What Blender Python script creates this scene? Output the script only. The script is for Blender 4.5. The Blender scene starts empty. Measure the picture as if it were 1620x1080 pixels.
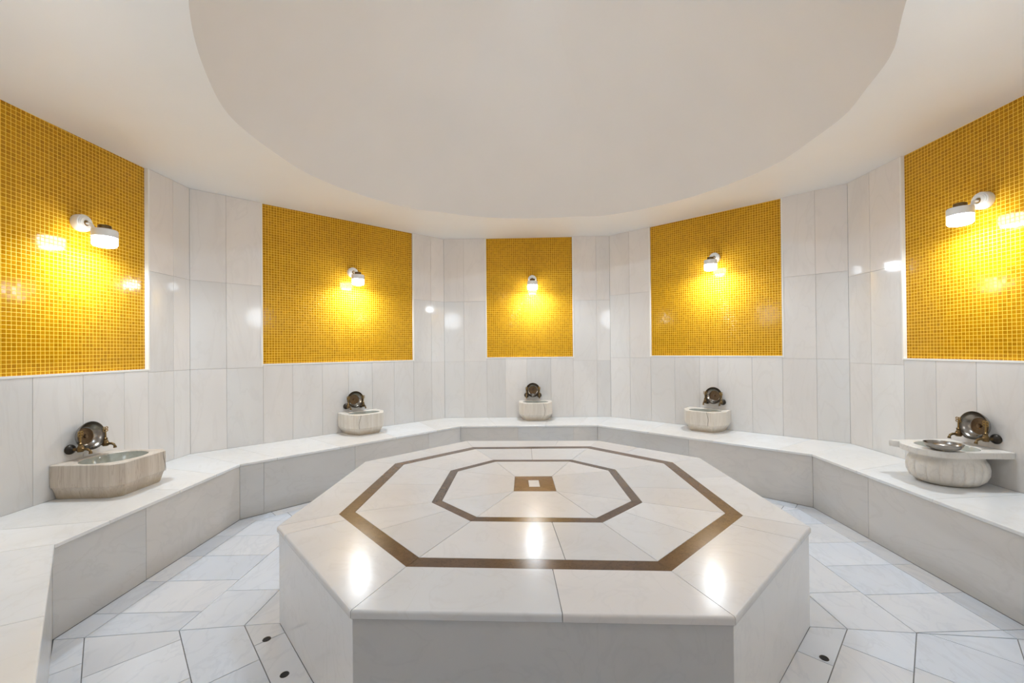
import bpy, bmesh, math, random
from mathutils import Vector, Matrix
random.seed(7)
scene = bpy.context.scene
COL = scene.collection
PI = math.pi

# ------------------------------------------------------------------ materials
def new_mat(name):
    m = bpy.data.materials.new(name); m.use_nodes = True
    nt = m.node_tree; nt.nodes.clear()
    out = nt.nodes.new('ShaderNodeOutputMaterial')
    b = nt.nodes.new('ShaderNodeBsdfPrincipled')
    nt.links.new(b.outputs[0], out.inputs[0])
    return m, nt, b
def N(nt, t, **k):
    n = nt.nodes.new(t)
    for a, v in k.items(): setattr(n, a, v)
    return n
def ramp(nt, src, stops):
    r = N(nt, 'ShaderNodeValToRGB'); e = r.color_ramp.elements
    while len(e) < len(stops): e.new(.5)
    for i, (p, c) in enumerate(stops):
        e[i].position = p; e[i].color = (*c, 1) if len(c) == 3 else c
    nt.links.new(src, r.inputs[0]); return r.outputs[0]
def mixc(nt, a, b, f, mode='MIX'):
    m = N(nt, 'ShaderNodeMix', data_type='RGBA', blend_type=mode)
    for s, v in ((m.inputs[0], f), (m.inputs[6], a), (m.inputs[7], b)):
        if hasattr(v, 'is_linked'): nt.links.new(v, s)
        elif isinstance(v, (int, float)): s.default_value = v
        else: s.default_value = (*v, 1)
    return m.outputs[2]
def math_(nt, op, a, b=None, c=None):
    m = N(nt, 'ShaderNodeMath', operation=op)
    for i, v in enumerate((a, b, c)):
        if v is None: continue
        if hasattr(v, 'is_linked'): nt.links.new(v, m.inputs[i])
        else: m.inputs[i].default_value = v
    return m.outputs[0]

def marble(name, warm, cool, dark, rough=.12, vein=.35, scale=(1, 1, 1), spread=.09, bump=.02, stain=None, spec=.5):
    """polished stone whose slabs differ in tone (face attribute 'tint')"""
    m, nt, b = new_mat(name)
    L = nt.links.new
    tc = N(nt, 'ShaderNodeTexCoord'); at = N(nt, 'ShaderNodeAttribute', attribute_name='tint')
    sep = N(nt, 'ShaderNodeSeparateColor'); L(at.outputs['Color'], sep.inputs[0])
    off = N(nt, 'ShaderNodeVectorMath', operation='SCALE'); L(at.outputs['Color'], off.inputs[0]); off.inputs['Scale'].default_value = 23
    add = N(nt, 'ShaderNodeVectorMath', operation='ADD'); L(tc.outputs['Object'], add.inputs[0]); L(off.outputs[0], add.inputs[1])
    mp = N(nt, 'ShaderNodeMapping'); mp.inputs['Scale'].default_value = scale; L(add.outputs[0], mp.inputs[0])
    n1 = N(nt, 'ShaderNodeTexNoise'); n1.inputs['Scale'].default_value = 1.6; n1.inputs['Detail'].default_value = 6; n1.inputs['Distortion'].default_value = .8
    L(mp.outputs[0], n1.inputs[0])
    n2 = N(nt, 'ShaderNodeTexNoise'); n2.inputs['Scale'].default_value = 3.2; n2.inputs['Detail'].default_value = 8; n2.inputs['Distortion'].default_value = 1.8
    L(mp.outputs[0], n2.inputs[0])
    # vein mask : thin band where n2 is about .5
    v = math_(nt, 'ABSOLUTE', math_(nt, 'SUBTRACT', n2.outputs[0], .5))
    vm = ramp(nt, v, [(0, (1, 1, 1)), (.035, (0, 0, 0))])
    base = mixc(nt, cool, warm, sep.outputs[1])
    cloud = ramp(nt, n1.outputs[0], [(.35, (1, 1, 1)), (.68, (0, 0, 0))])
    k = math_(nt, 'MULTIPLY', cloud, .35)
    c1 = mixc(nt, base, dark, k)
    c2 = mixc(nt, c1, dark, math_(nt, 'MULTIPLY', vm, vein))
    val = math_(nt, 'ADD', math_(nt, 'MULTIPLY', sep.outputs[0], spread), 1 - spread)
    hs = N(nt, 'ShaderNodeHueSaturation'); L(val, hs.inputs['Value']); L(c2, hs.inputs['Color'])
    colour = hs.outputs[0]
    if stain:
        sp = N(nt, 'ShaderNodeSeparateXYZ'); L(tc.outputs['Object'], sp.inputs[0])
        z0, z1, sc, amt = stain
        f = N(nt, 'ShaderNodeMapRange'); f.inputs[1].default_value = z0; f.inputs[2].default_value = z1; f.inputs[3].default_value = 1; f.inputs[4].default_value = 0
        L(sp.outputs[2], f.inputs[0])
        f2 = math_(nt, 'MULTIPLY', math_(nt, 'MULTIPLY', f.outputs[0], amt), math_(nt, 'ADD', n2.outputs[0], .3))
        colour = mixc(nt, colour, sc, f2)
    L(colour, b.inputs['Base Color'])
    b.inputs['Roughness'].default_value = rough
    b.inputs['Specular IOR Level'].default_value = spec
    bp = N(nt, 'ShaderNodeBump'); bp.inputs['Strength'].default_value = bump; bp.inputs['Distance'].default_value = .01
    n3 = N(nt, 'ShaderNodeTexNoise'); n3.inputs['Scale'].default_value = 9; n3.inputs['Detail'].default_value = 3; L(tc.outputs['Object'], n3.inputs[0])
    L(n3.outputs[0], bp.inputs['Height']); L(bp.outputs[0], b.inputs['Normal'])
    return m

def plain(name, col, rough=.4, metal=0, spec=.5, noise=0, nscale=20, bump=0):
    m, nt, b = new_mat(name); L = nt.links.new
    tc = N(nt, 'ShaderNodeTexCoord'); n = N(nt, 'ShaderNodeTexNoise'); n.inputs['Scale'].default_value = nscale; n.inputs['Detail'].default_value = 4
    L(tc.outputs['Object'], n.inputs[0])
    d = tuple(c * (1 - noise) for c in col)
    L(mixc(nt, col, d, n.outputs[0]), b.inputs['Base Color'])
    b.inputs['Roughness'].default_value = rough; b.inputs['Metallic'].default_value = metal; b.inputs['Specular IOR Level'].default_value = spec
    if bump:
        bp = N(nt, 'ShaderNodeBump'); bp.inputs['Strength'].default_value = bump; bp.inputs['Distance'].default_value = .01
        L(n.outputs[0], bp.inputs['Height']); L(bp.outputs[0], b.inputs['Normal'])
    return m

def emit(name, col, s):
    m, nt, b = new_mat(name)
    b.inputs['Base Color'].default_value = (.9, .9, .88, 1); b.inputs['Emission Color'].default_value = (*col, 1); b.inputs['Emission Strength'].default_value = s
    return m

def mosaic_mat():
    m, nt, b = new_mat('amber_glass_mosaic'); L = nt.links.new
    uv = N(nt, 'ShaderNodeUVMap'); uv.uv_map = 'UVMap'
    P = .0262
    sc = N(nt, 'ShaderNodeVectorMath', operation='SCALE'); L(uv.outputs[0], sc.inputs[0]); sc.inputs['Scale'].default_value = 1 / P
    sp = N(nt, 'ShaderNodeSeparateXYZ'); L(sc.outputs[0], sp.inputs[0])
    fl = N(nt, 'ShaderNodeVectorMath', operation='FLOOR'); L(sc.outputs[0], fl.inputs[0])
    wn = N(nt, 'ShaderNodeTexWhiteNoise', noise_dimensions='2D'); L(fl.outputs[0], wn.inputs[0])
    def edge(o):
        f = math_(nt, 'FRACT', o); d = math_(nt, 'ABSOLUTE', math_(nt, 'SUBTRACT', f, .5))
        return d
    d = math_(nt, 'MAXIMUM', edge(sp.outputs[0]), edge(sp.outputs[1]))
    g = ramp(nt, d, [(.425, (0, 0, 0)), (.45, (1, 1, 1))])
    c = mixc(nt, TILE_A, TILE_B, wn.outputs[0])
    L(mixc(nt, c, GROUT_Y, g), b.inputs['Base Color'])
    L(ramp(nt, d, [(.42, (.1, .1, .1)), (.45, (.6, .6, .6))]), b.inputs['Roughness'])
    b.inputs['Specular IOR Level'].default_value = .22
    # each little tile sits at a slightly different tilt
    tn = N(nt, 'ShaderNodeVectorMath', operation='SUBTRACT'); L(wn.outputs['Color'], tn.inputs[0]); tn.inputs[1].default_value = (.5, .5, .5)
    ts = N(nt, 'ShaderNodeVectorMath', operation='SCALE'); L(tn.outputs[0], ts.inputs[0]); ts.inputs['Scale'].default_value = .012
    geo = N(nt, 'ShaderNodeNewGeometry'); ad = N(nt, 'ShaderNodeVectorMath', operation='ADD'); L(geo.outputs['Normal'], ad.inputs[0]); L(ts.outputs[0], ad.inputs[1])
    nm = N(nt, 'ShaderNodeVectorMath', operation='NORMALIZE'); L(ad.outputs[0], nm.inputs[0])
    bp = N(nt, 'ShaderNodeBump'); bp.invert = True; bp.inputs['Strength'].default_value = .5; bp.inputs['Distance'].default_value = .002
    L(g, bp.inputs['Height']); L(nm.outputs[0], bp.inputs['Normal']); L(bp.outputs[0], b.inputs['Normal'])
    return m
TILE_A = (.41, .18, .0); TILE_B = (.53, .25, .001); GROUT_Y = (.95, .65, .05)

M_WALL = marble('wall_marble', (.82, .765, .715), (.775, .765, .745), (.60, .565, .53), rough=.07, vein=.16, scale=(1, 1, .35), spread=.11, bump=.015, spec=.38)
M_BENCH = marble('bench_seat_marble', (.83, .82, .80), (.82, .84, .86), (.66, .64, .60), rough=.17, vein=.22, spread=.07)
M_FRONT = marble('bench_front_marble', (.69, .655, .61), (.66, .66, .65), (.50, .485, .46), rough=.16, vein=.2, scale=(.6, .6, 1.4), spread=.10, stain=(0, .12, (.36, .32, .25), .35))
M_TOP = marble('platform_marble', (.76, .73, .705), (.75, .755, .76), (.62, .60, .58), rough=.19, vein=.25, spread=.09, bump=.06, spec=.2)
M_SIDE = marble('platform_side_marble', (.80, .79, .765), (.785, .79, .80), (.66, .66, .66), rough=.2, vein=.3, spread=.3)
M_BROWN = marble('brown_stone_inlay', (.175, .105, .06), (.15, .10, .065), (.085, .055, .035), rough=.2, vein=.6, scale=(6, 6, 6), spread=.3, spec=.35)
M_SQUARE = marble('red_brown_inlay', (.23, .135, .09), (.19, .12, .09), (.11, .07, .055), rough=.16, vein=.7, scale=(7, 7, 7), spread=.2)
M_FLOOR = marble('floor_marble', (.79, .79, .80), (.75, .80, .88), (.56, .59, .65), rough=.16, vein=.3, scale=(1.3, .6, 1), spread=.09, bump=.03)
M_BASIN = marble('streaked_basin_marble', (.62, .55, .46), (.60, .56, .50), (.34, .27, .20), rough=.42, vein=.55, scale=(13, 13, .4), spread=.02, bump=.12, stain=(0, .07, (.40, .31, .17), .75))
M_BASINS = marble('small_basin_marble', (.76, .70, .61), (.74, .71, .65), (.50, .43, .34), rough=.4, vein=.4, scale=(13, 13, .4), spread=.02, bump=.12, stain=(0, .06, (.42, .31, .17), .8))
M_BASINW = marble('pale_basin_marble', (.74, .70, .64), (.74, .72, .68), (.50, .46, .40), rough=.35, vein=.3, scale=(3, 3, 2), spread=.02, bump=.06, stain=(0, .05, (.42, .34, .22), .6))
M_INNER = marble('grey_basin_hollow', (.40, .40, .34), (.40, .42, .38), (.28, .28, .24), rough=.12, vein=.3, scale=(5, 5, 5), spread=.02)  # darker grey-green stone tone for the inside of the basins
M_GROUT = plain('grey_grout', (.24, .235, .23), .7, noise=.3)
M_GROUTW = plain('pale_grout', (.58, .55, .52), .7, noise=.2)
M_RING = plain('glossy_ceiling_paint', (.86, .85, .83), .42, spec=.22, noise=.05, nscale=2, bump=.08)
M_DOME = plain('dome_plaster', (.77, .725, .67), .5, noise=.10, nscale=1.3, bump=.12)
M_JAMB = plain('white_stone_trim', (.86, .84, .79), .25, noise=.05)
M_MOS = mosaic_mat()
M_WHITE = plain('white_enamel', (.80, .78, .74), .3, noise=.03)
M_GLASS = emit('lit_opal_glass', (1, .965, .92), 25)
M_BRASSD = plain('aged_brass', (.21, .14, .06), .34, metal=.9, noise=.5, nscale=60)
M_BRASS = plain('worn_brass', (.42, .28, .10), .3, metal=.95, noise=.5, nscale=80)
M_IRON = plain('blackened_bronze', (.045, .037, .028), .4, metal=.7, noise=.4, nscale=50)
M_STEEL = plain('tinned_copper', (.36, .33, .29), .25, metal=1, noise=.35, nscale=14, bump=.05)
M_COPPER = plain('browned_bowl_boss', (.20, .14, .085), .38, metal=1, noise=.5, nscale=90, bump=.2)
M_CRACK = plain('dark_crack', (.16, .12, .08), .8)
M_DARK = plain('dark_hole', (.015, .013, .012), .7)

# ------------------------------------------------------------------ mesh helpers
class MB:
    def __init__(s): s.v = []; s.f = []; s.mi = []; s.t = []; s.uv = None
    def add(s, vs, fs, mi=0, tint=None):
        o = len(s.v); s.v += [tuple(x) for x in vs]; t = tint or (.5, .5, .5)
        for f in fs: s.f.append([i + o for i in f]); s.mi.append(mi); s.t.append(t)
    def build(s, name, mats, parent=None, sharp=35, smooth=True):
        me = bpy.data.meshes.new(name); me.from_pydata(s.v, [], s.f)
        if not isinstance(mats, (list, tuple)): mats = [mats]
        for m in mats: me.materials.append(m)
        a = me.attributes.new('tint', 'FLOAT_COLOR', 'FACE')
        for i, t in enumerate(s.t): a.data[i].color = (*t, 1)
        for i, p in enumerate(me.polygons): p.material_index = s.mi[i]; p.use_smooth = smooth
        if s.uv:
            u = me.uv_layers.new(name='UVMap')
            for i, c in enumerate(s.uv): u.data[i].uv = c
        me.update()
        if smooth: me.set_sharp_from_angle(angle=math.radians(sharp))
        o = bpy.data.objects.new(name, me); COL.objects.link(o)
        if parent: o.parent = parent
        return o

def tag(o, label=None, cat=None, group=None, kind=None):
    for k, v in (('label', label), ('category', cat), ('group', group), ('kind', kind)):
        if v: o[k] = v
    return o
def empty(name, loc=(0, 0, 0), rz=0):
    o = bpy.data.objects.new(name, None); COL.objects.link(o); o.location = loc; o.rotation_euler = (0, 0, rz); o.empty_display_size = .1
    return o
def rt(): return (random.random(), random.random(), random.random())

def lathe(mb, prof, seg=32, mat=None, mi=0, tint=None, cap0=True, cap1=True):
    """prof: list of (r, z) ; rotation about local z, then matrix mat"""
    mat = mat or Matrix(); vs = []; fs = []
    for r, z in prof:
        for k in range(seg):
            a = 2 * PI * k / seg; vs.append(mat @ Vector((r * math.cos(a), r * math.sin(a), z)))
    for i in range(len(prof) - 1):
        for k in range(seg):
            k2 = (k + 1) % seg; fs.append([i * seg + k, i * seg + k2, (i + 1) * seg + k2, (i + 1) * seg + k])
    if cap0: fs.append([k for k in range(seg)][::-1])
    if cap1: fs.append([(len(prof) - 1) * seg + k for k in range(seg)])
    mb.add(vs, fs, mi, tint)
def tube(mb, pts, rad, seg=12, mi=0):
    """tube through points with a radius for each"""
    pts = [Vector(p) for p in pts]
    if not isinstance(rad, (list, tuple)): rad = [rad] * len(pts)
    vs = []; fs = []; up = Vector((0, 0, 1))
    for i, p in enumerate(pts):
        d = (pts[min(i + 1, len(pts) - 1)] - pts[max(i - 1, 0)]).normalized()
        u = up if abs(d.dot(up)) < .9 else Vector((1, 0, 0))
        a = d.cross(u).normalized(); b = a.cross(d).normalized()
        if i and (a.dot(pa) < 0): a = -a; b = -b
        pa = a
        for k in range(seg):
            t = 2 * PI * k / seg; vs.append(p + rad[i] * (math.cos(t) * a + math.sin(t) * b))
    for i in range(len(pts) - 1):
        for k in range(seg):
            k2 = (k + 1) % seg; fs.append([i * seg + k, i * seg + k2, (i + 1) * seg + k2, (i + 1) * seg + k])
    fs.append([k for k in range(seg)][::-1]); fs.append([(len(pts) - 1) * seg + k for k in range(seg)])
    mb.add(vs, fs, mi)

# 2-D polygon tools
def area(P): return sum(P[i][0] * P[(i + 1) % len(P)][1] - P[(i + 1) % len(P)][0] * P[i][1] for i in range(len(P))) / 2
def clip(P, n, d):
    """keep the part with n.x <= d"""
    R = []
    for i in range(len(P)):
        a, b = P[i], P[(i + 1) % len(P)]
        da = n[0] * a[0] + n[1] * a[1] - d; db = n[0] * b[0] + n[1] * b[1] - d
        if da <= 0: R.append(a)
        if da * db < 0:
            t = da / (da - db); R.append((a[0] + t * (b[0] - a[0]), a[1] + t * (b[1] - a[1])))
    return R
def inset(P, g):
    if area(P) < 0: P = P[::-1]
    Q = P
    for i in range(len(P)):
        a, b = P[i], P[(i + 1) % len(P)]; dx, dy = b[0] - a[0], b[1] - a[1]; l = math.hypot(dx, dy)
        if l < 1e-6: continue
        n = (dy / l, -dx / l); Q = clip(Q, n, n[0] * a[0] + n[1] * a[1] - g)
        if len(Q) < 3: return None
    return Q
def slab(mb, P, fr, gap=.0015, th=.006, mi=0, tint=None, lip=.001):
    """stone slab over 2-D polygon P, put in space by fr(x, y, depth); eased edges"""
    A = inset(P, gap + lip); B = inset(P, gap)
    if not A or not B or len(A) != len(B): B = A
    if not A or abs(area(A)) < 1e-4: return
    n = len(A)
    vs = [fr(x, y, 0) for x, y in A] + [fr(x, y, -lip) for x, y in B] + [fr(x, y, -th) for x, y in B]
    fs = [list(range(n))]
    for i in range(n):
        j = (i + 1) % n
        fs.append([i, n + i, n + j, j]); fs.append([n + i, 2 * n + i, 2 * n + j, n + j])
    mb.add(vs, fs, mi, tint or rt())
def flat(z): return lambda x, y, d: (x, y, z + d)
def lerp(a, b, t): return tuple(a[i] + (b[i] - a[i]) * t for i in range(len(a)))

# ------------------------------------------------------------------ plan of the room (metres)
W = [(-3.13, 1.84), (-3.165, 3.96), (-1.085, 5.85), (1.24, 5.75), (3.16, 3.97), (3.07, 1.80), (1.10, -.30), (-1.25, -.30)]
WT = [2.915, 2.968, 2.99, 3.005, 3.025, 3.005, 2.98, 2.93]        # where each wall corner meets the ceiling
HB = .474                                                     # bench height
BF = [(-2.44, 2.125), (-2.46, 3.575), (-.788, 5.207), (.918, 5.142), (2.50, 3.60), (2.41, 1.93)]   # front edge of the bench
BEND = [(-.90, .60), (1.02, .56)]
HP = .506
PO = [(-.735, 1.478), (.594, 1.390), (1.359, 2.072), (1.414, 3.414), (.708, 4.124), (-.611, 4.200), (-1.375, 3.464), (-1.396, 2.210)]
P1 = [(-.612, 1.770), (.491, 1.688), (1.099, 2.230), (1.133, 3.295), (.579, 3.885), (-.523, 3.922), (-1.105, 3.391), (-1.134, 2.357)]
P2 = [(-.381, 2.226), (.315, 2.176), (.616, 2.451), (.627, 3.122), (.338, 3.425), (-.310, 3.459), (-.623, 3.169), (-.644, 2.515)]

def wall_frame(i):
    p, q = W[i], W[(i + 1) % 8]; L = math.dist(p, q); d = ((q[0] - p[0]) / L, (q[1] - p[1]) / L)
    n = (d[1], -d[0])           # into the room
    return p, d, n, L
def on_wall(i, s, n_=0, z=0):
    p, d, n, L = wall_frame(i)
    return (p[0] + d[0] * s + n[0] * n_, p[1] + d[1] * s + n[1] * n_, z)
def wall_angle(i):
    p, d, n, L = wall_frame(i); return math.atan2(d[1], d[0])

# ------------------------------------------------------------------ walls with mosaic panels
PAN = {0: (.46, 1.664, 1.290), 1: (.594, 2.328, 1.298), 2: (.597, 1.806, 1.318), 3: (.588, 2.057, 1.330), 4: (.584, 1.76, 1.320),
       }
COLS = {0: [0, .25, .46, .82, 1.13, 1.445, 1.664, 1.928, 9], 1: [0, .282, .594, .871, 1.177, 1.47, 1.76, 2.05, 2.328, 2.6, 9],
        2: [0, .279, .597, .857, 1.158, 1.495, 1.806, 2.139, 9], 3: [0, .295, .588, .9, 1.2, 1.408, 1.765, 2.057, 2.355, 9],
        4: [0, .258, .584, .855, 1.142, 1.43, 1.76, 9], 5: [0, .3, .8, 1.1, 1.4, 1.75, 2.1, 2.4, 9], 6: [0, .4, .8, 1.2, 1.6, 2.0, 9], 7: [0, .3, .8, 1.1, 1.4, 1.75, 2.1, 2.4, 9]}
WN = ['wall_left', 'wall_back_left', 'wall_back', 'wall_back_right', 'wall_right', 'wall_front_right', 'wall_front', 'wall_front_left']
PLAB = {0: 'amber mosaic panel cut by the left edge of the photo, on the left wall',
        1: 'widest amber glass mosaic panel in full view, on the wall left of the centre',
        2: 'narrowest amber glass mosaic panel, in the middle of the back wall',
        3: 'amber mosaic panel right of the narrow central one, on the back right wall',
        4: 'amber mosaic panel cut by the right edge of the photo, on the right wall'}
REC = .028
for i in range(8):
    p, d, n, L = wall_frame(i)
    top = lambda s, i=i, L=L: WT[i] + (WT[(i + 1) % 8] - WT[i]) * s / L
    fr = lambda x, y, dd, i=i: on_wall(i, x, dd, y)
    mb = MB()
    pan = PAN.get(i); rows = [1.262, 2.105] if i != 3 else [1.30, 2.165]
    c = [min(x, L) for x in COLS[i]]
    c = [x for k, x in enumerate(c) if k == 0 or x > c[k - 1] + .02]
    if c[-1] < L: c[-1] = L
    for a, b in zip(c, c[1:]):
        inside = pan and a >= pan[0] - .01 and b <= pan[1] + .01
        r0 = pan[2] - .014 if inside else rows[0]
        base = -.02
        # seen from the room the slabs run left to right
        def cell(z0, z1, z0b=None, z1b=None):
            slab(mb, [(a, z0), (b, z0), (b, z1b or z1), (a, z1)], fr, gap=.001, th=.008, tint=(random.random() * (.4 if z0 > 2 else 1) + (.75 if z0 > 2 else 0), .55 + .45 * random.random() if z0 > 2 else .5 * random.random(), random.random()))
        cell(HB if True else 0, r0)
        cell(base, HB)
        if not inside:
            cell(rows[0], rows[1]); cell(rows[1], top(a), None, top(b))
    # bedding behind the slabs, open where the mosaic sits
    def back(a, b, z0, za, zb): mb.add([on_wall(i, a, -.004, z0), on_wall(i, b, -.004, z0), on_wall(i, b, -.004, zb), on_wall(i, a, -.004, za)], [[0, 1, 2, 3]], 1)
    if pan:
        back(0, pan[0] - .014, -.02, top(0), top(pan[0])); back(pan[1] + .014, L, -.02, top(pan[1]), top(L)); back(pan[0] - .014, pan[1] + .014, -.02, pan[2] - .014, pan[2] - .014)
    else: back(0, L, -.02, top(0), top(L))
    mb.build(WN[i], [M_WALL, M_GROUTW], smooth=False)['kind'] = 'structure'
    if pan:
        a, b, z0 = pan
        ps = on_wall(i, (a + b) / 2, 0, z0)
        root = empty('mosaic_panel', ps)
        inv = Matrix.Translation(-Vector(ps))
        if i in PLAB: tag(root, PLAB[i], 'mosaic panel', 'amber mosaic panels around the room')
        else: tag(root, 'amber mosaic panel on the slanting wall %s the doorway' % ('right of' if i == 5 else 'left of'), 'mosaic panel', 'amber mosaic panels around the room')
        m = MB(); q = [(a, z0), (b, z0), (b, top(b)), (a, top(a))]
        m.add([inv @ Vector(on_wall(i, x, -REC, z)) for x, z in q], [[0, 1, 2, 3]]); m.uv = q
        m.build('tile_field', M_MOS, root, smooth=False)
        f = MB(); w = .014
        def bar(x0, z0_, x1, z1_, x2, z2_, x3, z3_):
            o = [(x0, z0_), (x1, z1_), (x2, z2_), (x3, z3_)]
            vs = [inv @ Vector(on_wall(i, x, .002, z)) for x, z in o] + [inv @ Vector(on_wall(i, x, -REC, z)) for x, z in o]
            f.add(vs, [[0, 1, 2, 3]] + [[k, k + 4, (k + 1) % 4 + 4, (k + 1) % 4] for k in range(4)])
        bar(a - w, z0 - w, b + w, z0 - w, b, z0, a, z0)
        bar(a - w, z0 - w, a, z0, a, top(a) - .001, a - w, top(a - w) - .001)
        bar(b, z0, b + w, z0 - w, b + w, top(b + w) - .001, b, top(b) - .001)
        f.build('frame', M_JAMB, root, smooth=False)

# ------------------------------------------------------------------ ceiling ring and dome
DC = (.05, 2.88)
rim_pts = [(-1.565, 1.879), (-1.696, 2.065), (-1.783, 2.195), (-1.906, 2.423), (-2.031, 2.828), (-2.028, 3.18), (-1.908, 3.791), (-1.519, 4.363), (-.572, 4.88),
           (.255, 4.953), (1.253, 4.706), (2.111, 3.604), (2.149, 2.923), (1.971, 2.297), (1.653, 1.833), (.9, 1.2), (.05, 1.0), (-.8, 1.22)]
rp = sorted((math.atan2(y - DC[1], x - DC[0]), math.hypot(x - DC[0], y - DC[1])) for x, y in rim_pts)
def rim_r(t):
    n = len(rp); t = (t + PI) % (2 * PI) - PI
    tot = 0; w_ = 0
    for a, r in rp:            # smooth periodic kernel through the surveyed points
        d = abs((t - a + PI) % (2 * PI) - PI); w = math.exp(-(d / .17) ** 2); tot += w * r; w_ += w
    return tot / w_
def wall_hit(t):
    dx, dy = math.cos(t), math.sin(t); best = None
    for i in range(8):
        p, q = W[i], W[(i + 1) % 8]; ex, ey = q[0] - p[0], q[1] - p[1]
        det = dx * -ey + ex * dy
        if abs(det) < 1e-9: continue
        rx, ry = p[0] - DC[0], p[1] - DC[1]
        k = (rx * -ey + ex * ry) / det; u = (dx * ry - dy * rx) / det
        if k > 0 and -1e-6 <= u <= 1 + 1e-6 and (best is None or k < best[0]): best = (k, WT[i] + (WT[(i + 1) % 8] - WT[i]) * u)
    return best
ang = sorted([2 * PI * k / 144 - PI for k in range(144)] + [math.atan2(y - DC[1], x - DC[0]) for x, y in W])
ZR = 2.998
mb = MB(); vs = []; fs = []; NR = 12; NA = len(ang)
for t in ang:
    k, z = wall_hit(t); r = rim_r(t); c_, s_ = math.cos(t), math.sin(t)
    k2 = k + .03
    vs.append((DC[0] + c_ * k2, DC[1] + s_ * k2, z))
    for j in range(1, 7):
        u = j / 6; rr = k + (r - k) * u; vs.append((DC[0] + c_ * rr, DC[1] + s_ * rr, z + (ZR - z) * u))
for a in range(NA):
    b = (a + 1) % NA
    for j in range(6): fs.append([a * 7 + j, a * 7 + j + 1, b * 7 + j + 1, b * 7 + j])
mb.add(vs, fs)
vs = []; fs = []; HD = 1.12
for t in ang:
    r = rim_r(t)
    for j in range(NR + 1):
        u = 1 - j / NR * .999
        vs.append((DC[0] + math.cos(t) * r * u, DC[1] + math.sin(t) * r * u, ZR + HD * (1 - u ** 2.0)))
for a in range(NA):
    b = (a + 1) % NA
    for j in range(NR): fs.append([a * (NR + 1) + j, a * (NR + 1) + j + 1, b * (NR + 1) + j + 1, b * (NR + 1) + j])
mb.add(vs, fs, 1)
mb.build('ceiling', [M_RING, M_DOME], sharp=20)['kind'] = 'structure'

# ------------------------------------------------------------------ floor
mb = MB()
BFL = [BEND[0]] + BF + [BEND[1]]
mb.add([(x, y, -.004) for x, y in W], [list(range(8))], 1)
fr_ = [-.008, .126, .545, .845, 1.012]
pairs = []     # (bench a, bench b, platform a, platform b) for every side
order = [7, 6, 5, 4, 3, 2]     # platform corners matching BF[0..5]
for k in range(5): pairs.append((BF[k], BF[k + 1], PO[order[k]], PO[order[k + 1]]))
# front sectors
FLc, FRc = (-.98, .60), (1.02, .56)
pairs.append((FLc, BF[0], PO[0], PO[7])); pairs.append((BF[5], FRc, PO[2], PO[1])); pairs.append((FRc, FLc, PO[1], PO[0]))
steps = {0: .31, 1: .34, 2: .62, 3: .60}
for si, (ba, bb, pa, pb) in enumerate(pairs):
    dx, dy = bb[0] - ba[0], bb[1] - ba[1]; l = math.hypot(dx, dy); d = (dx / l, dy / l)
    for k in range(4):
        a0, b0 = lerp(ba, pa, fr_[k]), lerp(bb, pb, fr_[k]); a1, b1 = lerp(ba, pa, fr_[k + 1]), lerp(bb, pb, fr_[k + 1])
        P = [a0, b0, b1, a1]
        e = (0, 1) if (si in (0, 4)) else d            # joints lie square to the bench
        vals = [e[0] * x + e[1] * y for x, y in P]; lo, hi = min(vals), max(vals)
        t = lo + (.24 if k in (0, 1) else .35) ; st = steps[k]
        if si in (0, 4) and k < 2: st = .315; t = 2.326 - .315 * math.floor((2.326 - lo) / .315)
        cuts = []
        while t < hi - .1: cuts.append(t); t += st
        prev = lo - 1
        for c in cuts + [hi + 1]:
            Q = clip(clip(P, e, c), (-e[0], -e[1]), -prev); prev = c
            if len(Q) >= 3: slab(mb, Q, flat(0), gap=.0018, th=.006)
for P in ([(-1.3, -.3), (1.15, -.3), (1.15, .58), (-1.3, .58)],):
    for k in range(5):
        a, b = -1.3 + k * .49, -1.3 + (k + 1) * .49
        for y0, y1 in ((-.3, .14), (.14, .58)): slab(mb, [(a, y0), (b, y0), (b, y1), (a, y1)], flat(0), gap=.0018)
mb.build('floor', [M_FLOOR, M_GROUT], smooth=False)['kind'] = 'structure'

# drains
for (x, y), lab in (((-1.38, 2.087), 'small dark drain hole in the floor at the left corner of the platform'),
                    ((-1.169, 1.856), 'small dark drain hole at the bottom left, nearest to the photo edge'),
                    ((1.257, 1.861), 'small dark drain hole in the floor right of the platform')):
    r = empty('floor_drain', (x, y, 0)); tag(r, lab, 'drain', 'drain holes in the floor')
    m = MB(); lathe(m, [(.014, .0004), (.015, .0022), (.0175, .0026), (.019, .0004)], 24, cap0=False, cap1=False); m.build('rim', M_IRON, r)
    m = MB(); lathe(m, [(.0150, .0004), (.0145, .0012)], 24); m.build('hole', M_DARK, r)

# ------------------------------------------------------------------ bench
bench = empty('marble_bench', (0, 5.3, 0)); BI = Matrix.Translation((0, -5.3, 0))
tag(bench, 'low white marble bench running round the room against the walls', 'bench')
bw = [W[7]] + W[0:6] + [W[6]]
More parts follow.
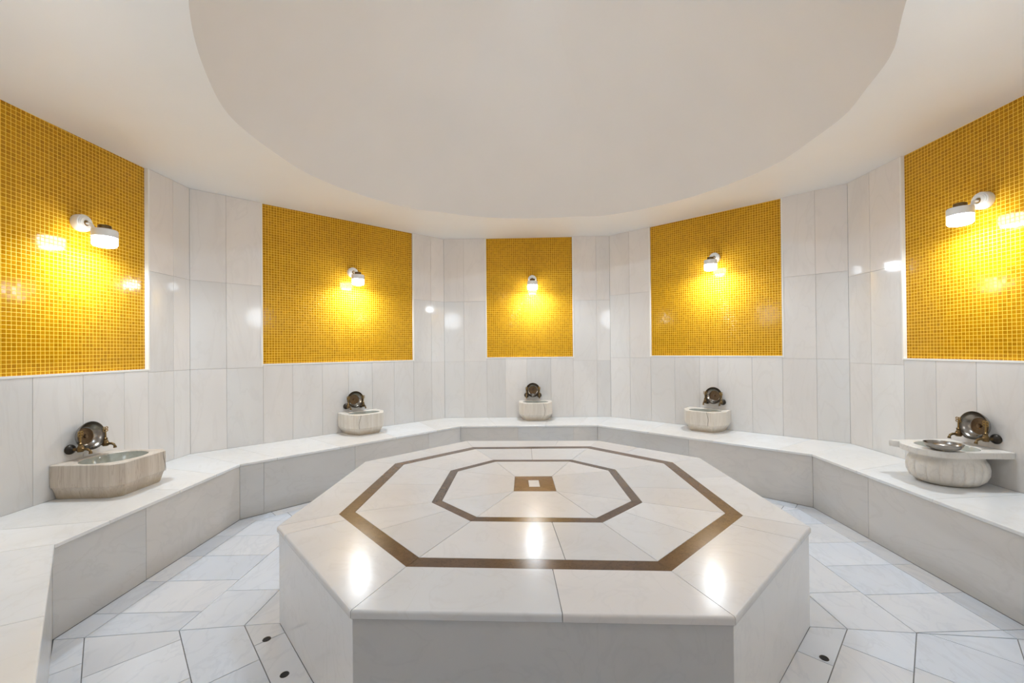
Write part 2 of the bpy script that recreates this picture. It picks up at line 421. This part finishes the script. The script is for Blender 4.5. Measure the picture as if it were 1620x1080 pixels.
# wall points and edge points matched per corner
bedge = [(-.90, .60)] + BF + [(1.02, .56)]
bwall = [(-1.53, .09)] + W[0:6] + [(1.52, .12)]
SEATJ = {0: [.33, .62], 1: [.2, .55, .8], 2: [.12, .36, .62, .85], 3: [.26, .62, .86], 4: [.3, .62, .88], 5: [.3, .66], 6: [.35, .7]}
FRJ = {0: [.5], 1: [.37], 2: [.0765, .4256, .8], 3: [.42, .825], 4: [.509], 5: [.36], 6: [.5]}
def nosed(mb, oa, ob, ib, ia, z, th, r, gap, tint, T, seg=4):
    """slab piece with a rounded front edge along oa-ob, going back to ia-ib"""
    dx, dy = ob[0] - oa[0], ob[1] - oa[1]; l = math.hypot(dx, dy); d = (dx / l, dy / l)
    oa = (oa[0] + d[0] * gap, oa[1] + d[1] * gap); ob = (ob[0] - d[0] * gap, ob[1] - d[1] * gap)
    ex, ey = ib[0] - ia[0], ib[1] - ia[1]; l2 = math.hypot(ex, ey); e = (ex / l2, ey / l2)
    ia = (ia[0] + e[0] * gap, ia[1] + e[1] * gap); ib = (ib[0] - e[0] * gap, ib[1] - e[1] * gap)
    vs = []; fs = []
    def back(o, i_, k): L_ = math.dist(o, i_); return lerp(o, i_, k / L_)
    prof = [(r * (1 - math.sin(t)), z - r * (1 - math.cos(t))) for t in [PI / 2 * q / seg for q in range(seg + 1)]]
    prof += [(0, z - th + r * .5), (r * .5, z - th)]
    for k, zz in prof:
        a, b = back(oa, ia, k), back(ob, ib, k); vs += [T @ Vector((a[0], a[1], zz)), T @ Vector((b[0], b[1], zz))]
    for q in range(len(prof) - 1): fs.append([2 * q, 2 * q + 2, 2 * q + 3, 2 * q + 1])
    n = len(vs); vs += [T @ Vector((*ia, z)), T @ Vector((*ib, z)), T @ Vector((*ia, z - th)), T @ Vector((*ib, z - th))]
    fs += [[0, 1, n + 1, n], [n, n + 1, n + 3, n + 2], [n + 2, n + 3, n - 1, n - 2]]
    fs += [[n, n + 2] + [2 * q for q in range(len(prof) - 1, -1, -1)], [n + 3, n + 1] + [2 * q + 1 for q in range(len(prof))]]
    mb.add(vs, fs, 0, tint)
for k in range(7):
    mb = MB(); ts = [0] + SEATJ[k] + [1]
    for a, b in zip(ts, ts[1:]):
        o0, o1 = lerp(bedge[k], bedge[k + 1], a), lerp(bedge[k], bedge[k + 1], b); i0, i1 = lerp(bwall[k], bwall[k + 1], a), lerp(bwall[k], bwall[k + 1], b)
        nosed(mb, o0, o1, i1, i0, HB, .022, .005, .0013, rt(), BI)
    # mortar bed just under the slabs
    q = [bedge[k], bedge[k + 1], bwall[k + 1], bwall[k]]; q = [lerp(q[0], q[3], .02), lerp(q[1], q[2], .02), q[2], q[3]]
    mb.add([BI @ Vector((*p, HB - .004)) for p in q], [[0, 1, 2, 3]], 1)
    mb.build('seat_slab', [M_BENCH, M_GROUTW], bench, smooth=False)
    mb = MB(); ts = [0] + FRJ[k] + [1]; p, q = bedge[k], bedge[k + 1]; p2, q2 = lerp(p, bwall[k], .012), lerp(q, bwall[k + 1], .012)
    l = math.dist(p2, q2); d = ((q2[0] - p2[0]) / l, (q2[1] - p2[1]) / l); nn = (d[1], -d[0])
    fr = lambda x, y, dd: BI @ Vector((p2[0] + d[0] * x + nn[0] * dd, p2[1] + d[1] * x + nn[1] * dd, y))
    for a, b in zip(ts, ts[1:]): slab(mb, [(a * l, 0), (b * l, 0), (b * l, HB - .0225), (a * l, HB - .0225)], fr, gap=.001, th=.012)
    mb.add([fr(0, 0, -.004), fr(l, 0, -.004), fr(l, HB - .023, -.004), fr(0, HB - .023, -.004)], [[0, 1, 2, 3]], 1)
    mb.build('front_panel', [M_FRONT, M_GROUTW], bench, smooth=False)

# ------------------------------------------------------------------ heated platform
plat = empty('octagonal_platform', (0, 2.8, 0)); PT = Matrix.Translation((0, -2.8, 0))
tag(plat, 'large octagonal white marble platform with brown inlaid rings in the middle of the room', 'platform')
def inner(A, B, t): return [lerp(a, b, t) for a, b in zip(A, B)]
C0 = (.0, 2.835)
def shrink(A, w):      # parallel offset toward the inside
    R_ = []
    n = len(A)
    for i in range(n):
        a, b, c = A[i - 1], A[i], A[(i + 1) % n]
        def nrm(p, q): l = math.dist(p, q); return (-(q[1] - p[1]) / l, (q[0] - p[0]) / l)
        n1, n2 = nrm(a, b), nrm(b, c); k = 1 + n1[0] * n2[0] + n1[1] * n2[1]
        R_.append((b[0] + (n1[0] + n2[0]) * w / k, b[1] + (n1[1] + n2[1]) * w / k))
    return R_
P1i = shrink(P1, .079); P2i = shrink(P2, .057)
mb = MB(); JO = {0: [.56], 1: [.52], 2: [.45], 3: [.5], 4: [.3], 5: [.55], 6: [.45], 7: [.42]}
TJ = {1: [.86], 7: [.12]}
for i in range(8):
    j = (i + 1) % 8; ts = [0] + {0: [.56], 1: [.80], 2: [.62], 3: [.55], 4: [.3], 5: [.5], 6: [.45], 7: [.14]}[i] + [1]
    for a, b in zip(ts, ts[1:]):
        nosed(mb, lerp(PO[i], PO[j], a), lerp(PO[i], PO[j], b), lerp(P1[i], P1[j], b), lerp(P1[i], P1[j], a), HP, .032, .010, .0013, (random.random(), random.random(), random.random()), PT, 5)
fz = lambda x, y, d: PT @ Vector((x, y, HP + d))
# ring between the two brown bands
for i in range(8):
    j = (i + 1) % 8; ts = [0, {0: .62, 1: .5, 2: .4, 3: .5, 4: .5, 5: .45, 6: .5, 7: .45}[i], 1]
    for a, b in zip(ts, ts[1:]): slab(mb, [lerp(P1i[i], P1i[j], a), lerp(P1i[i], P1i[j], b), lerp(P2[i], P2[j], b), lerp(P2[i], P2[j], a)], fz, gap=.0013, th=.01, tint=rt())
SQ = [(-.147, 2.684), (.127, 2.669), (.130, 2.985), (-.135, 2.995)]
sqc = [0, 1, 1, 2, 2, 3, 3, 0]
for i in range(8):
    j = (i + 1) % 8; a, b = SQ[sqc[i]], SQ[sqc[j]]
    P = [P2i[i], P2i[j], b] + ([a] if a != b else [])
    slab(mb, P, fz, gap=.0013, th=.01, tint=rt())
mb.add([PT @ Vector((*p, HP - .006)) for p in shrink(PO, .05)], [list(range(8))], 1)
to = mb.build('top_slab', [M_TOP, M_GROUT], plat, sharp=50)
wm = to.modifiers.new('weighted_normals', 'WEIGHTED_NORMAL'); wm.keep_sharp = True; wm.weight = 100
for A, B in ((P1, P1i), (P2, P2i)):
    mb = MB()
    for i in range(8):
        j = (i + 1) % 8; slab(mb, [A[i], A[j], B[j], B[i]], fz, gap=.0003, th=.01, tint=rt(), lip=.0004)
    tag(mb.build('inlay_band', M_BROWN, plat, smooth=False), 'brown stone inlay band')
mb = MB(); WQ = [(-.044, 2.765), (.029, 2.762), (.029, 2.900), (-.044, 2.903)]
for a, b in ((0, 1), (1, 2), (2, 3), (3, 0)): slab(mb, [SQ[a], SQ[b], WQ[b], WQ[a]], fz, gap=.0002, th=.01, tint=rt(), lip=.0003)
tag(mb.build('centre_square', M_SQUARE, plat, smooth=False), 'brown red square inlay at the centre')
mb = MB(); slab(mb, WQ, fz, gap=.0004, th=.01, tint=(1, .9, .3)); mb.build('centre_tile', M_TOP, plat, smooth=False)
PS = shrink(PO, .009)
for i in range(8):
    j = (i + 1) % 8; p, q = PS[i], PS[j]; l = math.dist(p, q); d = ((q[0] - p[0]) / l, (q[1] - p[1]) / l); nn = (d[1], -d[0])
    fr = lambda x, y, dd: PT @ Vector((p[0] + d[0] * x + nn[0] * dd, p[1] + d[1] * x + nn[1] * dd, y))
    mb = MB(); slab(mb, [(0, 0), (l, 0), (l, HP - .032), (0, HP - .032)], fr, gap=.0008, th=.02, tint=(0 if i == 0 else 1, random.random(), random.random()))  # front panel toned darker, its shade put into the stone colour
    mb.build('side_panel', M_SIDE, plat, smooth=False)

# ------------------------------------------------------------------ wash basins (local x along the wall, -y into the room)
def outline_r(P, c, t):
    dx, dy = math.cos(t), math.sin(t); best = 0
    for i in range(len(P)):
        p, q = P[i], P[(i + 1) % len(P)]; ex, ey = q[0] - p[0], q[1] - p[1]; det = dx * -ey + ex * dy
        if abs(det) < 1e-9: continue
        rx, ry = p[0] - c[0], p[1] - c[1]; k = (rx * -ey + ex * ry) / det; u = (dx * ry - dy * rx) / det
        if k > 0 and -1e-6 <= u <= 1 + 1e-6: best = max(best, k)
    return best
def rings(mb, R_, c, dark_from=999):
    """R_: list of (function of angle -> (radius), z); all share the angles TH"""
    n = len(TH); vs = []; fs = []
    for f, z in R_:
        for t in TH:
            r = f(t); vs.append((c[0] + r * math.cos(t), c[1] + r * math.sin(t), z))
    for i in range(len(R_) - 1):
        for k in range(n):
            k2 = (k + 1) % n; fs.append([i * n + k, i * n + k2, (i + 1) * n + k2, (i + 1) * n + k])
    fs.append([k for k in range(n)][::-1]); fs.append([(len(R_) - 1) * n + k for k in range(n)])
    t_ = (.5, random.random(), random.random()); cut = n * dark_from
    mb.add(vs, fs[:cut], 0, t_); o = len(mb.v) - len(vs)
    for f in fs[cut:]: mb.f.append([q + o for q in f]); mb.mi.append(1 if dark_from < 99 else 0); mb.t.append(t_)
def ell(a, b): return lambda t: a * b / math.sqrt((b * math.cos(t)) ** 2 + (a * math.sin(t)) ** 2)
def octagonal_basin(i, s, half, fronth, depth, side, h, label, op=(.175, .13), tp=.052, crack=.72, mat=None):
    global TH
    root = empty('wash_basin', on_wall(i, s, .004, HB), wall_angle(i))
    tag(root, label, 'wash basin', 'stone basins on the bench')
    P = [(-half, 0), (-half, -side), (-fronth, -depth), (fronth, -depth), (half, -side), (half, 0)]
    c = (0, -depth * .5)
    TH = sorted([2 * PI * k / 72 for k in range(72)] + [math.atan2(y - c[1], x - c[0]) % (2 * PI) for x, y in P])
    out = lambda g, hw=.0: (lambda t: outline_r([(x * (1 - g / half), 0 if y == 0 else y + g * (1 if y <= -depth + .01 else .8)) for x, y in P], c, t))
    oa, ob = op; mb = MB()
    R_ = [(out(tp), 0), (out(tp - .006), .008), (out(.010), .07), (out(.002), .082), (out(0), h * .6), (out(0), h - .004), (out(.004), h)]
    R_ += [(ell(oa + .006, ob + .006), h), (ell(oa, ob), h - .006), (ell(oa * .96, ob * .95), h - .04), (ell(oa * .8, ob * .8), h - .09), (ell(oa * .5, ob * .5), h - .12), (ell(.02, .02), h - .13)]
    rings(mb, R_, c, 8)
    mb.build('basin_body', [mat or M_BASIN, M_INNER], root, sharp=28)
    m = MB(); z0, z1 = .075, h - .002; x = fronth * crack; n_ = 7; pr = []
    for k in range(n_):
        t = k / (n_ - 1); xx = x + .008 * math.sin(5 * t + s * 9) + .012 * t * (1 if crack > 0 else -1); w_ = .0022 * (1 - .6 * abs(t - .4))
        pr += [(xx - w_, -depth - .0006, z1 + (z0 - z1) * t), (xx + w_, -depth - .0006, z1 + (z0 - z1) * t)]
    m.add(pr, [[2 * k, 2 * k + 2, 2 * k + 3, 2 * k + 1] for k in range(n_ - 1)]); m.build('crack', M_CRACK, root, smooth=False)
    return root
octagonal_basin(0, 1.125, .215, .165, .425, .37, .226, 'largest angular basin, streaked beige marble, on the left bench', op=(.188, .165), tp=.03, crack=.9)
octagonal_basin(1, 1.575, .232, .145, .375, .20, .235, 'small faceted stone basin on the bench below the widest mosaic panel', crack=-.85, mat=M_BASINS)
octagonal_basin(2, 1.270, .225, .150, .335, .20, .240, 'small stone basin in the middle of the back wall bench', mat=M_BASINS)
octagonal_basin(3, 1.310, .232, .150, .345, .19, .232, 'small cracked stone basin right of the middle one, on the back right bench', crack=.5, mat=M_BASINS)

def fluted_basin(i, s, label):
    global TH
    root = empty('wash_basin', on_wall(i, s, .004, HB), wall_angle(i)); tag(root, label, 'wash basin', 'stone basins on the bench')
    S = 1.15
    pts = [(.95, .0), (.965, .43), (.972, .462), (1.000, .452), (1.012, .425), (1.07, .465), (1.14, .482), (1.22, .488), (1.28, .470), (1.325, .425), (1.35, .35), (1.362, .22), (1.368, .13), (1.372, .06), (1.372, 0)]
    P = [(x - S, -y) for x, y in pts]; c = (.015, -.235); h = .25
    TH = sorted([2 * PI * k / 160 for k in range(160)] + [math.atan2(y - c[1], x - c[0]) % (2 * PI) for x, y in P])
    out = lambda g: (lambda t: max(.05, outline_r(P, c, t) - g))
    lim = [(x, 0 if y == 0 else y) for x, y in P]
    mb = MB(); R_ = [(out(.02), h - .045), (out(.002), h - .043), (out(0), h - .036), (out(0), h - .004), (out(.004), h), (ell(.172, .168), h), (ell(.166, .162), h - .006), (ell(.14, .145), h - .04), (ell(.12, .12), h - .1), (ell(.07, .07), h - .14), (ell(.02, .02), h - .15)]
    rings(mb, R_, c, 6); mb.build('rim_slab', [M_BASINW, M_INNER], root, sharp=28)
    mb = MB(); prof = [(.128, .145, 0), (.150, .170, .008), (.178, .205, .035), (.193, .222, .075), (.196, .226, .115), (.190, .218, .15), (.178, .203, .172), (.172, .197, .186), (.180, .205, .2065)]
    NF = 20
    def fl(a, b, z):
        amp = .055 * math.sin(PI * min(1, max(0, z / .175))) ** .6 if z < .175 else 0
        e = ell(a, b)
        def f(t):
            r = e(t) * (1 - amp + amp * abs(math.sin(NF * t / 2)) ** .55)
            if math.sin(t) > 0: r = min(r, (-.002 - c[1]) / math.sin(t))      # flat against the wall
            return r
        return f
    TH = [2 * PI * k / 320 for k in range(320)]
    rings(mb, [(fl(a, b, z), z) for a, b, z in prof], c); mb.build('fluted_bowl', M_BASINW, root, sharp=60)
fluted_basin(4, 1.15, 'fluted round marble basin with flat slab rim on the right bench')

# ------------------------------------------------------------------ taps and bowls (local x along the wall, -y into the room)
def make_tap(loc, rz, label, side):
    r = empty('brass_tap', loc, rz); tag(r, label, 'tap', 'pairs of old taps above the basins')
    Y = Matrix.Rotation(PI / 2, 4, 'X')       # lathe axis -> -y
    m = MB(); lathe(m, [(.030, 0), (.033, .004), (.033, .012), (.028, .022), (.016, .030), (.011, .034)], 28, Y); m.build('wall_rosette', M_IRON, r)
    m = MB()
    lathe(m, [(.011, .030), (.012, .045), (.0105, .055), (.015, .060), (.018, .072), (.018, .084), (.013, .092), (.010, .100)], 20, Y)
    lathe(m, [(.016, -.016), (.018, -.006), (.018, .010), (.014, .022), (.011, .026), (.012, .040), (.007, .044)], 20, Matrix.Translation((0, -.076, 0)))
    m.build('body', M_BRASSD, r)
    m = MB(); tube(m, [(0, -.098, 0), (0, -.118, .001), (0, -.134, -.006), (0, -.141, -.018), (0, -.142, -.030)], [.009, .0085, .008, .0085, .0105], 14); m.build('spout', M_BRASSD, r)
    m = MB(); tube(m, [(0, -.076, .040), (0, -.076, .090)], [.0055, .004], 10)
    for k in range(4):     # flower shaped turning handle of small open loops
        a = PI / 4 + k * PI / 2; cx, cz = math.cos(a) * .0125, .103 + math.sin(a) * .0125; q = []
        for t in range(13): b = 2 * PI * t / 12; q.append((cx + math.cos(b) * .008, -.076, cz + math.sin(b) * .008))
        tube(m, q, .0028, 8)
    lathe(m, [(.005, -.004), (.005, .004)], 12, Matrix.Translation((0, -.076, .103)) @ Y)
    m.build('handle', M_BRASS, r)
    return r
def bowl_mesh(prof_out, prof_in, root, boss=True):
    m = MB(); lathe(m, prof_out + prof_in, 48, cap0=True, cap1=True); m.build('bowl_body', M_STEEL, root, sharp=50)
    if boss:
        m = MB(); z = prof_in[-1][1]
        R0 = prof_in[-1][0]; pr = [(R0, z + .0005)]
        k = 0
        for q in range(1, 16):
            rr = R0 * (1 - q / 16); pr.append((rr, z + .0015 + (.0018 if q % 3 == 1 else 0) + (.006 if q > 12 else 0)))
        lathe(m, pr, 40, cap0=False); m.build('embossed_boss', M_COPPER, root, sharp=60)
tb = [(0, 1.120, 'on the left wall', .775), (1, 1.525, 'below the widest mosaic panel, back left wall', .775), (2, 1.238, 'in the middle of the back wall', .785), (3, 1.372, 'on the back right wall', .79), (4, 1.180, 'on the right wall', .79)]
for i, s, where, z in tb:
    rz = wall_angle(i)
    for sd in (-1, 1):
        make_tap(on_wall(i, s + sd * .088, .0015, z), rz, '%s brass tap %s' % ('left' if sd < 0 else 'right', where), sd)
    R = .098
    # leaning mouth-outward between the two taps, its foot against the wall
    r = empty('metal_bowl', on_wall(i, s, .020, z + .072), rz)
    tag(r, 'metal bowl propped between taps %s' % where, 'bowl', 'round metal bowls held by the taps')
    holder = Matrix.Rotation(PI / 2, 4, 'X')
    po = [(.045, 0), (.068, .005), (.084, .017), (.092, .034), (.0960, .043), (R, .046), (R, .049)]
    pi_ = [(.0950, .049), (.091, .036), (.081, .019), (.064, .007), (.058, .003)]
    bowl_mesh(po, pi_, r)
    r.rotation_euler = (PI / 2 - .10, 0, rz)
    r.rotation_mode = 'XYZ'

dp = (2.7295, 2.700, HB + .2515)
r = empty('metal_dish', dp); tag(r, 'shallow metal dish lying on the rim of the fluted right basin', 'bowl')
bowl_mesh([(.040, 0), (.060, .003), (.082, .014), (.094, .030), (.098, .042), (.0995, .043), (.100, .045)], [(.097, .045), (.091, .031), (.079, .0165), (.057, .006), (.044, .004)], r)

# ------------------------------------------------------------------ wall lamps
def make_lamp(i, s, z, label, out=.15):
    r = empty('wall_lamp', on_wall(i, s + .008, -REC, z), wall_angle(i)); tag(r, label, 'lamp', 'white wall lamps on the mosaic panels')
    Y = Matrix.Rotation(PI / 2, 4, 'X')
    m = MB(); lathe(m, [(.057, 0), (.059, .004), (.059, .040), (.056, .046), (.050, .047), (.048, .053), (.042, .054), (.040, .058), (.021, .058), (.019, .050)], 40, Y); m.build('wall_canopy', M_WHITE, r)
    m = MB(); lathe(m, [(.0185, .050), (.017, .055), (.010, .057), (.009, .070)], 24, Y); m.build('brass_collar', M_BRASS, r)
    zc = -.050; yo = -(out + REC)
    m = MB(); tube(m, [(0, -.055, 0), (0, -.085, -.004), (0, yo + .062, zc - .012)], [.010, .010, .011], 14); m.build('arm', M_WHITE, r)
    T = Matrix.Translation((0, yo, zc))
    m = MB(); lathe(m, [(.069, -.052), (.0705, -.050), (.0705, -.006), (.066, .001), (.030, .004)], 44, T); m.build('lamp_cap', M_WHITE, r)
    m = MB(); lathe(m, [(.032, .004), (.036, .007), (.036, .030), (.030, .034)], 28, T); m.build('brass_nut', M_BRASSD, r)
    m = MB(); lathe(m, [(.0665, -.052), (.0675, -.056), (.0675, -.100), (.062, -.112), (.045, -.118), (.02, -.120)], 44, T); m.build('glass_shade', M_GLASS, r)
    return r
LAMPS = [(0, 1.121, 2.336, 'white lamp lighting the amber panel at the left edge of the photo'),
         (1, 1.522, 2.361, 'small white lamp on the widest amber mosaic panel'),
         (2, 1.236, 2.405, 'small white lamp in the middle of the back wall, on the narrowest panel'),
         (3, 1.376, 2.481, 'white lamp on the back right amber panel, higher than the central one'),
         (4, 1.188, 2.422, 'white lamp with ribbed round wall plate on the far right amber panel')]
def light(name, kind, loc, energy, col=(1, 1, 1), **k):
    l = bpy.data.lights.new(name, kind); l.energy = energy; l.color = col
    for a, v in k.items(): setattr(l, a, v)
    o = bpy.data.objects.new(name, l); COL.objects.link(o); o.location = loc
    return o
for i, s, z, lab in LAMPS:
    make_lamp(i, s, z, lab)
    # the bulb's beam out of the open lower side of the shade
    light('bulb_light', 'AREA', on_wall(i, s + .008, .15, z - .174), 8, (1, .965, .91), shape='DISK', size=.11)
for i, s in ((5, 1.45), (7, 1.45)):
    light('bulb_light', 'POINT', on_wall(i, s, .15, 2.2), 10, (1, .97, .93), shadow_soft_size=.22)
# added round fill light under the top of the dome, no fixture there
o = light('dome_fill_light', 'AREA', (.05, 2.85, 4.10), 72, (.86, .93, 1), shape='DISK', size=1.0)

# ------------------------------------------------------------------ world, camera, colour
w = bpy.data.worlds.new('World'); scene.world = w; w.use_nodes = True
w.node_tree.nodes['Background'].inputs[0].default_value = (.05, .05, .05, 1)
F, yaw, pitch, roll, cx, px, py = 654.54, .0254, .0057, -.0093, -.1638, 823.35, 549.42
Rz = Matrix(((math.cos(yaw), -math.sin(yaw), 0), (math.sin(yaw), math.cos(yaw), 0), (0, 0, 1)))
Rx = Matrix(((1, 0, 0), (0, math.cos(pitch), math.sin(pitch)), (0, -math.sin(pitch), math.cos(pitch))))
Ry = Matrix(((math.cos(roll), 0, math.sin(roll)), (0, 1, 0), (-math.sin(roll), 0, math.cos(roll))))
Rw = Ry @ Rx @ Rz
cd = bpy.data.cameras.new('camera'); co = bpy.data.objects.new('camera', cd); COL.objects.link(co)
right, fwd, up = Rw[0], Rw[1], Rw[2]
M4 = Matrix(((right[0], up[0], -fwd[0], cx), (right[1], up[1], -fwd[1], 0), (right[2], up[2], -fwd[2], 1.42), (0, 0, 0, 1)))
co.matrix_world = M4
cd.sensor_width = 36; cd.lens = F / 1620 * 36; cd.clip_start = .02
cd.shift_x = (810 - px) / 1620; cd.shift_y = (py - 540) / 1620
scene.camera = co
scene.view_settings.view_transform = 'Standard'
scene.view_settings.look = 'None'
scene.view_settings.exposure = .59
scene.view_settings.use_white_balance = True
scene.view_settings.white_balance_temperature = 5650
scene.view_settings.white_balance_tint = 6
scene.cycles.max_bounces = 10; scene.cycles.diffuse_bounces = 6
scene.cycles.use_denoising = True
scene.cycles.sample_clamp_indirect = 6
